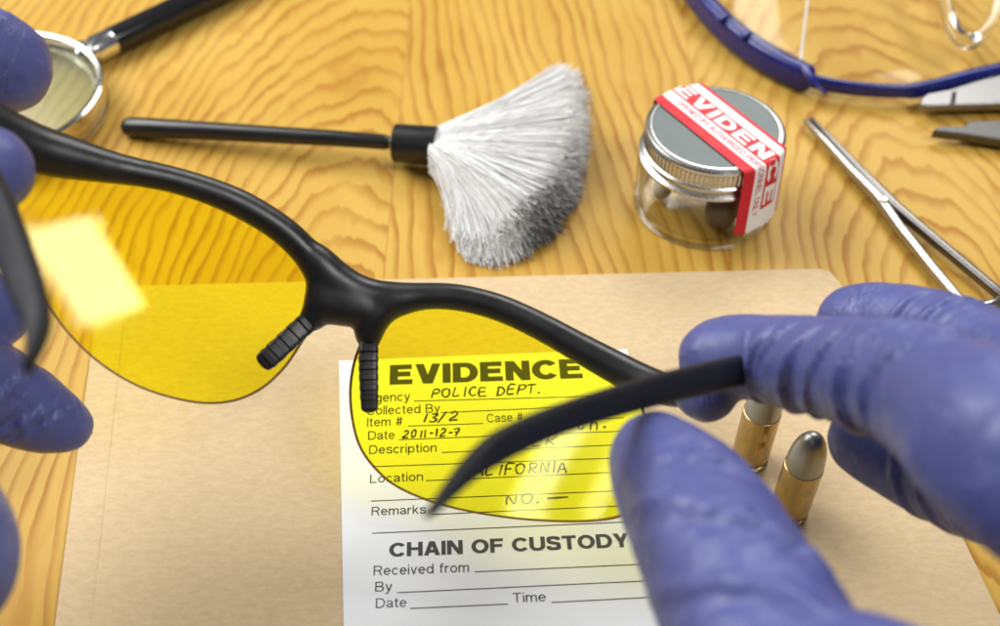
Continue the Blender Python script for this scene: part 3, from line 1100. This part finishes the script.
lower = flat([(805, 121, .055), (825, 142, .085), (850, 170, .115), (876, 197, .15), (884, 207, .16), (900, 229, .155), (930, 266, .15), (962, 304, .15), (974, 316, .16)], .30, [.10, .13, .16, .2, .2, .18, .16, .16, .16], 'lower_half', M['steel'])
upper = flat([(811, 119, .055), (832, 141, .085), (858, 169, .12), (884, 196, .16), (894, 206, .16), (920, 228, .15), (955, 257, .15), (992, 288, .15), (1010, 303, .15)], .36, [.10, .13, .16, .2, .2, .18, .16, .16, .16], 'upper_half', M['dark_steel'])
pv = at(884, 200, .50)
obj('pivot_screw', lathe([(0, .06), (.10, .06), (.13, .03), (.13, -.05)], pv, 24), M['steel'], fc)
flat([(968, 311, .13), (985, 306, .12), (1002, 300, .13)], .48, .10, 'ratchet', M['chrome'], parent=upper)
flat([(982, 322, .12), (992, 310, .10), (1006, 298, .12)], .30, .08, 'ratchet', M['steel'], parent=lower)
for cx, cy, half in ((1035, 395, lower), (1095, 352, upper)):
    c = at(cx, cy, .35)
    ring = []
    for k in range(41):
        a = 2 * math.pi * k / 40
        ring.append(c + np.array([math.cos(a) * 1.0, math.sin(a) * 1.35, 0]))
    obj('finger_ring', sweep(ring, [(.17, .17)] * 41, n=12, cap=False), M['steel'], half)
flat([(974, 316, .15), (1000, 346, .15), (1018, 366, .15)], .32, .16, 'shank', M['steel'], parent=lower)
flat([(1010, 303, .15), (1050, 326, .15), (1074, 338, .15)], .34, .16, 'shank', M['dark_steel'], parent=upper)

# ------------------------------------------------------------------ hand tool with open jaws, right edge
pl = thing('pliers', 'steel tool with two open jaws at the right edge, below the blue goggle frame', 'pliers', at(1010, 110))


def jaw(name, poly, z0, z1, mat):
    pts = [at(x, y, z1)[:2] for x, y in poly]
    if sum(pts[i - 1][0] * pts[i][1] - pts[i][0] * pts[i - 1][1] for i in range(len(pts))) < 0:
        pts = pts[::-1]
    V, Fc = slab(pts, z0, z1)
    return obj(name, (V, Fc), mat, pl, smooth=False)


j1 = jaw('jaw', [(920, 103), (922, 97), (928, 93), (950, 89), (1000, 73), (1080, 50), (1080, 103), (1000, 103), (924, 105)], .30, .62, M['tool_steel'])
j2 = jaw('jaw', [(933, 130), (938, 126), (964, 126), (968, 121), (1000, 120), (1080, 119), (1080, 150), (1000, 139), (960, 133)], .20, .55, M['jaw_steel'])
for j in (j1, j2):
    md = j.modifiers.new('bevel', 'BEVEL')
    md.width = .06 * S; md.segments = 3; md.limit_method = 'ANGLE'
jaw('groove', [(950, 104), (952, 92), (957, 91), (955, 104)], .622, .632, M['gloss_black'])
jaw('joint', [(1068, 62), (1100, 60), (1110, 100), (1100, 150), (1068, 150)], .18, .75, M['steel'])

# ------------------------------------------------------------------ clear safety goggles, top right
gg = thing('safety_goggles', 'clear safety goggles with a navy blue frame in the top right corner', 'goggles', at(850, 60))
L1 = [(676, -34), (694, -8), (712, 14), (734, 35), (760, 54), (785, 68), (806, 78)]
P = catmull([at(x, y, .62) for x, y in L1], 5)
m_ = len(P)
obj('frame_side', rounded(P, [(.30 + .05 * math.sin(math.pi * i / m_), .50) for i in range(m_)], n=24, e=3.6), M['blue'], gg, angle=50)
L2 = [(806, 79), (830, 85), (860, 89), (900, 91), (930, 88), (965, 79), (1000, 71), (1050, 58), (1100, 30)]
P = catmull([at(x, y, .55) for x, y in L2], 5)
m_ = len(P)
obj('frame_rim', rounded(P, [(.14 + .10 * max(0, math.sin(math.pi * (i / m_ * 1.5 - .55))), .26 + .05 * (i > m_ * .4)) for i in range(m_)], n=20, e=3.0), M['blue'], gg, angle=50)
P = [at(803, 66, 1.1), at(812, 80, 1.0), at(826, 93, .7)]
obj('latch', rounded(P, [(.16, .10), (.15, .10), (.05, .05)], n=14, e=3), M['blue'], gg)
for k, (x, y) in enumerate(((745, 33), (722, 16))):
    P = [at(x - 3, y + 4, 1.15), at(x + 4, y - 1, 1.18)]
    obj('hinge_tab', rounded(P, [(.12, .10), (.12, .10)], n=12, e=3), M['blue'], gg)


def sheet(rows, thick, name, mat):
    R_ = np.array(rows, float)
    a, b, _ = R_.shape
    V = np.vstack([R_.reshape(-1, 3), R_.reshape(-1, 3) + np.array([0, thick * .5, thick])])
    Fc = []
    o = a * b
    for i in range(a - 1):
        for j in range(b - 1):
            q = i * b + j
            Fc.append([q, q + 1, q + b + 1, q + b])
            Fc.append([o + q, o + q + b, o + q + b + 1, o + q + 1])
    per = [j for j in range(b)] + [i * b + b - 1 for i in range(1, a)] + [(a - 1) * b + j for j in range(b - 2, -1, -1)] + [i * b for i in range(a - 2, 0, -1)]
    for i in range(len(per)):
        p, q = per[i], per[(i + 1) % len(per)]
        Fc.append([p, o + p, o + q, q])
    return obj(name, (V, Fc), mat, gg, angle=40)


bot = catmull([at(x, y, .72) for x, y in ((808, 76), (860, 86), (920, 88), (965, 77), (1050, 55), (1100, 28))], 5)
rows = []
for f in np.linspace(0, 1, 12):
    rows.append([p + np.array([.35 * f, 6.2 * f, 2.6 * math.sin(f * 1.5)]) for p in bot])
sheet(rows, .14, 'lens', M['clear'])
bot = catmull([at(x, y, 1.02) for x, y in ((704, -10), (730, 24), (765, 50), (804, 70))], 5)
rows = []
for f in np.linspace(0, 1, 10):
    rows.append([p + np.array([.25 * f + .5 * f * (1 - j / len(bot)), 5.0 * f, 2.0 * math.sin(f * 1.5)]) for j, p in enumerate(bot)])
sheet(rows, .12, 'side_shield', M['clear'])
P = [at(800, 66, .95), at(803, 40, 1.4), at(806, 14, 1.9), at(809, -8, 2.3)]
obj('lens_edge', rounded(catmull(P, 4), [(.045, .06)] * 13, n=10), M['white'], gg)
P = catmull([at(938, -40, 2.2), at(944, -5, 1.9), at(952, 24, 1.6), at(962, 39, 1.4), at(976, 40, 1.4), at(990, 24, 1.6), at(998, 0, 1.9), at(1006, -30, 2.2)], 6)
tg = NT('clear_nose_piece')
tg.set(Base_Color=(.97, .97, .97), Transmission_Weight=1.0, Roughness=tg.smooth(tg.noise(tg.coords(), 3, 2), .3, .7, .04, .12), IOR=1.49)
obj('nose_piece', rounded(P, [(.20, .28)] * len(P), n=18, e=2.6), tg.m, gg)

# ------------------------------------------------------------------ magnifying glass, top left
mg = thing('magnifying_glass', 'round magnifying glass with a chrome rim and black handle, top left corner', 'magnifying glass', at(-5, 88))
mc = at(-6, 92, 1.05); mc[2] = 0
R0 = 3.55
rim = [(R0 - .12, 0.02), (R0, 0.02), (R0 + .03, .08), (R0 + .03, .22), (R0, .26), (R0, .92), (R0 + .05, .98), (R0 + .05, 1.06), (R0 - .02, 1.10), (R0 - .16, 1.08), (R0 - .16, .95), (R0 - .10, .9), (R0 - .10, .3), (R0 - .12, .02)]
obj('rim', lathe(rim, mc, 128), M['chrome'], mg, angle=35)
lp_ = []
for i in range(13):
    r = (R0 - .11) * (1 - i / 12)
    lp_.append((max(r, 1e-4), .62 + .16 * (1 - (r / R0) ** 2)))
lq_ = [(r, .60 - .12 * (1 - (r / R0) ** 2)) for r, _ in lp_[::-1]]
obj('lens', lathe(lq_[0:] + lp_[0:], mc, 96), M['mag'], mg, angle=0)
fa = at(79, 57, .62); fb = at(113, 41, .62)
ax = nrm(fb - fa); fl = np.linalg.norm(fb - fa)
obj('ferrule', lathe([(0, -.15), (.28, -.05), (.36, .08), (.42, .12), (.50, .2), (.50, .36), (.43, .42), (.43, .54), (.50, .60), (.51, fl - .1), (.48, fl)], fa, 40, ax), M['bright_chrome'], mg, angle=30)
ha = at(111, 42, .62); hbp = at(330, -63, .62)
ax = nrm(hbp - ha); hl = np.linalg.norm(hbp - ha)
obj('handle', lathe([(0, 0), (.44, 0), (.50, .05), (.51, .14), (.51, 2.0), (.53, 5.0), (.52, hl - .2), (.3, hl), (0, hl)], ha, 48, ax), M['gloss_black'], mg, angle=35)

# ------------------------------------------------------------------ shooting glasses with yellow lenses
GO = deep(352, 300, 26.2)                         # the bridge
GN = nrm(CAM - GO)
tilt = nrm(np.array([0.0, .0, 1.0]))
sx_ = nrm(ray(452, 340) - ray(352, 300))
EX = nrm(sx_ - GN * (sx_ @ GN))
EY = np.cross(GN, EX)
KU, KV = .030, .030


def on_glass(px, py, lift=0.0):
    """where the ray of the trace meets the wrapped front of the glasses (lift: towards the wearer)"""
    r = ray(px, py)
    d = (GO - CAM) @ GN / (r @ GN)
    for _ in range(25):
        p = CAM + r * d
        u, v = (p - GO) @ EX, (p - GO) @ EY
        sag = KU * u * u + KV * (v + 1.0) ** 2 + lift
        d = ((GO - CAM) @ GN + sag) / (r @ GN)
    return CAM + r * d


gl = thing('shooting_glasses', 'black half rim shooting glasses with bright yellow lenses held up by two gloved hands', 'glasses', on_glass(352, 300))


def chain(pts, k=.25, lift=0.0):
    P = [on_glass(x, y, lift + (q[0] if q else 0)) for x, y, r, *q in pts]
    R_ = [r * np.linalg.norm((p - CAM) @ FWD) / F for p, (x, y, r, *q) in zip(P, pts)]
    Pc = catmull(np.column_stack([np.array(P), R_]), 3)
    return [(Pc[i, :3], Pc[i + 1, :3], Pc[i, 3], Pc[i + 1, 3], k) for i in range(len(Pc) - 1)]


caps = []
caps += chain([(-75, 92, 23, .6), (-40, 112, 24, .3), (0, 134, 23, .1), (40, 150, 20), (75, 159, 16.5), (115, 168, 12.5), (170, 179, 10.5), (215, 193, 10.5), (250, 209, 11), (284, 231, 11), (308, 255, 11), (323, 280, 12), (324, 297, 12), (317, 313, 10), (308, 323, 6)])
caps += chain([(318, 258, 9), (330, 273, 10), (346, 285, 10.5), (366, 294, 10), (386, 297, 9), (404, 298, 9)], .32)
caps += chain([(322, 298, 10), (332, 304, 11), (346, 307, 12), (360, 309, 11), (372, 313, 9)], .32)
caps += chain([(328, 288, 10, -.05), (345, 297, 11, -.05), (364, 302, 10, -.05)], .32)
caps += chain([(369, 344, 6), (369, 332, 9), (374, 318, 10.5), (386, 306, 10.5), (404, 299, 10), (430, 296, 9.5), (462, 298, 10), (500, 308, 10.5), (540, 326, 11), (580, 348, 12), (615, 367, 13), (645, 382, 13, .1), (672, 391, 12, .3), (698, 393, 10, .6)])
fv, ff = capsules(caps, .055)
frame = obj('frame', (fv, ff), M['frame'], gl, angle=0)


def lens(name, outline):
    O = catmull_closed(outline, 5)
    c = O.mean(0)
    n = len(O)
    rings = 10
    th = .21
    Vf, Vb = [], []
    for q in range(rings + 1):
        f = 1.0 if q == 0 else max(.980 * (1 - (q - 1) / (rings - 1)), .025)
        for p in O:
            x, y = c + (p - c) * f
            edge = 0.0
            a = on_glass(x, y, -.02 - edge)
            Vf.append(a); Vb.append(a - GN * (th - 2 * edge))
    V = Vf + Vb
    o = len(Vf)
    Fc, mi = [], []
    for q in range(rings):
        for k in range(n):
            k2 = (k + 1) % n
            f1 = [q * n + k, q * n + k2, (q + 1) * n + k2, (q + 1) * n + k]
            Fc.append(f1); mi.append(1 if q == 0 else 0)
            Fc.append([o + i for i in f1[::-1]]); mi.append(0)
    Fc.append([rings * n + k for k in range(n)]); mi.append(0)
    Fc.append([o + rings * n + k for k in range(n)][::-1]); mi.append(0)
    for k in range(n):
        k2 = (k + 1) % n
        Fc.append([k, o + k, o + k2, k2]); mi.append(1)
    me = obj(name, (np.array(V), Fc, mi), M['lens'], gl, mats=[M['lens'], M['lens_edge']], angle=60)
    bm = bmesh.new(); bm.from_mesh(me.data)
    bmesh.ops.recalc_face_normals(bm, faces=bm.faces[:])
    bm.to_mesh(me.data); bm.free()
    return me


lens('lens', [(8, 152), (60, 160), (115, 168), (170, 179), (215, 193), (250, 209), (284, 231), (308, 255), (321, 280), (320, 303), (312, 325), (300, 347), (282, 372), (258, 392), (228, 403), (190, 402.5), (140, 388), (97, 362), (62, 327), (40, 290), (24, 245), (14, 200)])
lens('lens', [(366, 330), (374, 316), (388, 305), (404, 299), (430, 297), (462, 299), (500, 309), (540, 327), (580, 349), (615, 370), (638, 392), (648, 430), (648, 475), (640, 505), (615, 519), (566, 522.5), (504, 518), (446, 507), (403, 491), (377, 472), (357, 443), (349, 400), (353, 362)])


def nose_pad(pts, rib0, nrib):
    P = catmull([on_glass(x, y, l) for x, y, r, l in pts], 22)
    R_ = catmull([[r, l] for x, y, r, l in pts], 22)[:, 0]
    m = len(P)
    sz = []
    for i in range(m):
        f = i / (m - 1)
        r = R_[i] * 25.0 / F
        rib = 0.0
        if rib0 < f < .93:
            ph = (f - rib0) / (.93 - rib0) * nrib
            rib = .08 if (ph % 1.0) < .55 else 0.0
        sz.append((r * (.93 + rib * .6), .11 + rib))
    return obj('nose_pad', rounded(P, sz, n=24, e=4.5, up=GN), M['rubber'], frame, angle=50)


nose_pad([(312, 319, 11, .05), (300, 329, 11.5, .20), (286, 342, 11.5, .30), (271, 356, 11.5, .36), (264, 362, 11, .34)], .12, 5)
nose_pad([(369, 336, 9.5, .05), (368.5, 352, 10.5, .22), (368.5, 370, 10.5, .32), (369, 390, 10, .38), (369.5, 408, 9.5, .36)], .2, 6)


def temple(pts):
    P = catmull([deep(x, y, d) for x, y, r, d in pts], 5)
    R_ = catmull([[r * d / F, d] for x, y, r, d in pts], 5)[:, 0]
    return obj('temple', rounded(P, [(r, .17) for r in R_], n=24, e=3.0, up=GN), M['temple'], gl, angle=60)


temple([(776, 361, 8, 24.4), (758, 366, 14, 23.6), (725, 374, 16, 22.5), (690, 382, 16, 21.4), (650, 391.5, 16, 20.4), (595, 407.5, 15.5, 19.2), (555, 421, 15.5, 18.4), (524, 434, 16, 17.8), (496, 449, 16, 17.2), (470, 469, 12, 16.7), (448, 493, 8, 16.3), (431, 513, 4, 16.0)])
temple([(-60, 108, 19, 23.8), (-40, 140, 19, 21.8), (-18, 180, 20, 20.0), (1, 222, 21, 18.5), (17, 262, 20, 17.3), (30, 298, 18, 16.5), (37, 322, 14, 16.0), (35, 344, 9, 15.6), (28, 366, 5, 15.3)])

# ------------------------------------------------------------------ the two gloved hands


def hand(label, fingers, web, wrinkles, h=.07):
    """fingers: chains of (px, py, radius px, distance); web: capsules that join them into the palm"""
    caps, chains = [], []
    for fg in fingers + web:
        P = np.array([deep(x, y, d) for x, y, r, d in fg])
        R_ = np.array([r * d / F for x, y, r, d in fg])
        Q = catmull(np.column_stack([P, R_]), 4)
        k = .22 if fg in fingers else (.30 if len(fg) == 2 and fg[0][2] < 30 else .55)
        for i in range(len(Q) - 1):
            caps.append((Q[i, :3], Q[i + 1, :3], Q[i, 3], Q[i + 1, 3], k))
        if fg in fingers:
            chains.append(Q)
    V, Fc = capsules(caps, h)
    o = obj('gloved_hand', (V, Fc), M['nitrile'], loc=V.mean(0) * np.array([1, 1, 0]), angle=0)
    me = o.data
    N = np.zeros(len(V) * 3)
    me.vertices.foreach_get('normal', N)
    N = N.reshape(-1, 3)
    best = np.full(len(V), 1e9)
    disp = np.zeros(len(V))
    for ci, Q in enumerate(chains):
        L = np.concatenate([[0], np.cumsum(np.linalg.norm(np.diff(Q[:, :3], axis=0), axis=1))])
        bd = np.full(len(V), 1e9); bl = np.zeros(len(V)); bt = np.zeros(len(V))
        for i in range(len(Q) - 1):
            a, b = Q[i, :3], Q[i + 1, :3]
            ab = b - a
            t = np.clip(((V - a) @ ab) / (ab @ ab), 0, 1)
            df = V - a - t[:, None] * ab
            d = np.linalg.norm(df, axis=1) - (Q[i, 3] + (Q[i + 1, 3] - Q[i, 3]) * t)
            m = d < bd
            ax = nrm(ab)
            s = nrm(np.cross(ax, GN)); u = np.cross(s, ax)
            bd[m] = d[m]
            bl[m] = (L[i] + t * np.linalg.norm(ab))[m]
            bt[m] = np.arctan2(df @ u, df @ s)[m]
        dd = np.zeros(len(V))
        for (fi, l0, wd, amp, th0, spread, slant) in wrinkles:
            if fi != ci:
                continue
            dth = (bt - th0 + math.pi) % (2 * math.pi) - math.pi
            g = np.exp(-((bl - l0 - slant * dth) / wd) ** 2)
            g2 = np.exp(-((bl - l0 - wd * 2.0 - slant * dth) / (wd * 1.3)) ** 2)
            dd += amp * (g - .8 * g2) * np.exp(-(dth / spread) ** 2)
        wr = np.array([1 - 2.6 * abs(mnoise.noise(Vector((l * 1.9 + .35 * q2 + 7 * ci, q2 * .55, ci * 3.1)))) for l, q2 in zip(bl, bt)])
        md = np.array([max(0.0, mnoise.noise(Vector((l * .55 + 3, q2 * .4, ci * 5.7))) + .30) for l, q2 in zip(bl, bt)])
        dd += .022 * wr * md
        al = np.where(bd < best, bl + 11.0 * ci, al) if ci else bl.copy()
        ar = np.where(bd < best, bt, ar) if ci else bt.copy()
        m = (bd < best)
        fade = np.exp(-np.maximum(bd, 0) / .15)
        best[m] = bd[m]
        disp[m] = (dd * fade)[m]
    nz = np.array([mnoise.noise(Vector(v * .9)) * .035 + mnoise.noise(Vector(v * 2.3)) * .014 for v in V])
    V2 = V + N * (disp + nz)[:, None]
    for nm, arr in (('along', al), ('around', ar)):
        me.attributes.new(nm, 'FLOAT', 'POINT').data.foreach_set('value', arr.astype(np.float32))
    me.vertices.foreach_set('co', ((V2 - ORG[o.name]) * S).ravel())
    me.update()
    tag(o, label, 'hand')
    return o


def creases(fi, spots, seed):
    r = random.Random(seed)
    out = []
    for l0, n, sp in spots:
        for _ in range(n):
            out.append((fi, l0 + r.uniform(-sp, sp), r.uniform(.05, .11), r.uniform(.025, .065), r.uniform(-.4, 3.5), r.uniform(.5, 1.2), r.uniform(-.45, .45)))
    return out


RF = [
    [(716, 357, 37, 24.3), (765, 358, 40, 23.6), (812, 365, 46, 22.3), (865, 374, 52, 20.8), (910, 384, 59, 19.5), (955, 408, 70, 18.3), (1010, 448, 88, 17.0), (1130, 520, 105, 15.8)],
    [(852, 321, 34, 24.8), (900, 324, 36, 24.1), (950, 336, 38, 23.2), (1010, 366, 46, 21.8), (1160, 440, 70, 18.5)],
    [(862, 440, 33, 24.8), (905, 462, 37, 24.2), (955, 486, 41, 23.2), (1010, 506, 44, 21.8), (1160, 560, 66, 18.2)],
    [(656, 458, 45, 20.4), (689, 503, 65, 19.4), (721, 560, 76, 18.1), (757, 632, 87, 16.9), (795, 722, 96, 15.6), (850, 820, 110, 14.8)],
]
RWEB = [
    [(701, 391, 23, 24.3), (709, 396, 21, 24.2)],
    [(850, 820, 110, 14.8), (872, 728, 92, 15.3), (960, 800, 96, 15.0), (1100, 900, 130, 14.8), (1240, 790, 140, 15.0), (1240, 560, 130, 15.8)],
    [(1130, 520, 95, 15.8), (1240, 560, 120, 16.0)],
    [(1160, 440, 76, 18.2), (1220, 520, 90, 17.0), (1240, 660, 120, 15.4)],
    [(1160, 560, 66, 18.2), (1230, 590, 90, 17.0)],
    [(1230, 740, 150, 15.0), (1330, 880, 160, 14.5)],
]
SL = 1.0
rw = creases(0, [(1.7, 2, .5), (4.4, 3, .7)], 3) + creases(1, [(1.2, 2, .5), (2.4, 2, .6)], 4) + creases(2, [(1.0, 2, .5), (2.0, 3, .6)], 5) + creases(3, [(4.0, 3, .8)], 6)
rw += [(0, 1.7, .10, .15, 1.3, 1.1, .40), (0, 2.3, .08, .11, 1.8, .9, .55), (0, 2.95, .13, .20, 1.2, 1.2, .45), (0, 3.65, .09, .13, .9, 1.0, .6), (0, 4.3, .10, .10, 2.0, .8, .4),
       (0, 4.9, .17, .22, .9, 1.3, .4), (0, 5.6, .11, .13, 1.6, .9, .5), (0, 6.2, .18, .20, 1.1, 1.2, .4), (1, 1.3, .09, .10, 1.6, 1.0, .4), (1, 2.2, .10, .10, 1.8, 1.0, .4), (2, 1.2, .10, .12, 1.4, 1.1, -.4), (2, 2.1, .10, .12, 1.2, 1.1, -.4), (2, 2.9, .12, .12, 1.4, 1.1, -.4),
       (3, 1.1, .10, .06, 1.7, .6, .5), (3, 1.75, .14, .12, 1.8, .8, .8), (3, 2.3, .12, .08, 1.0, .8, SL), (3, 3.0, .16, .13, 1.5, 1.0, SL), (3, 3.7, .13, .09, 2.1, .9, SL), (3, 4.4, .17, .13, 1.2, 1.0, SL), (3, 5.2, .17, .12, 1.8, 1.0, SL)]
hand('blue gloved hand on the right pinching the black temple between thumb and index finger', RF, RWEB, rw)

LF = [
    [(4, 66, 46, 24.9), (-45, 50, 50, 24.2), (-110, 60, 56, 23.0), (-200, 130, 70, 21.5)],
    [(-9, 170, 42, 21.4), (-60, 182, 48, 21.0), (-140, 230, 60, 20.5), (-210, 300, 80, 20.0)],
    [(67, 427, 23, 25.2), (35, 413, 34, 24.9), (-5, 392, 42, 24.4), (-70, 362, 48, 23.4), (-170, 330, 60, 22.0)],
    [(-8, 313, 36, 24.8), (-60, 296, 42, 24.2), (-170, 270, 56, 22.2)],
]
LWEB = [
    [(-200, 130, 80, 21.4), (-230, 250, 110, 21.0), (-190, 360, 90, 21.6), (-150, 480, 90, 19.0), (-82, 562, 86, 18.0)],
    [(-230, 260, 120, 21.0), (-330, 420, 150, 19.5)],
    [(-82, 562, 86, 18.0), (-200, 520, 120, 18.5), (-320, 440, 140, 19.0)],
]
lw = creases(0, [(1.0, 4, .5)], 8) + creases(1, [(.9, 4, .4)], 9) + creases(2, [(1.2, 5, .6), (2.4, 4, .5)], 10)
lw += [(0, .8, .09, .10, 1.4, 1.1, .4), (1, .7, .09, .10, 1.4, 1.1, .4), (2, .7, .09, .10, 1.4, 1.2, .5), (2, 1.2, .10, .13, 1.7, 1.0, .5), (2, 1.9, .12, .13, 1.2, 1.0, .5)]
hand('blue gloved hand on the left edge holding the other end of the black frame', LF, LWEB, lw)
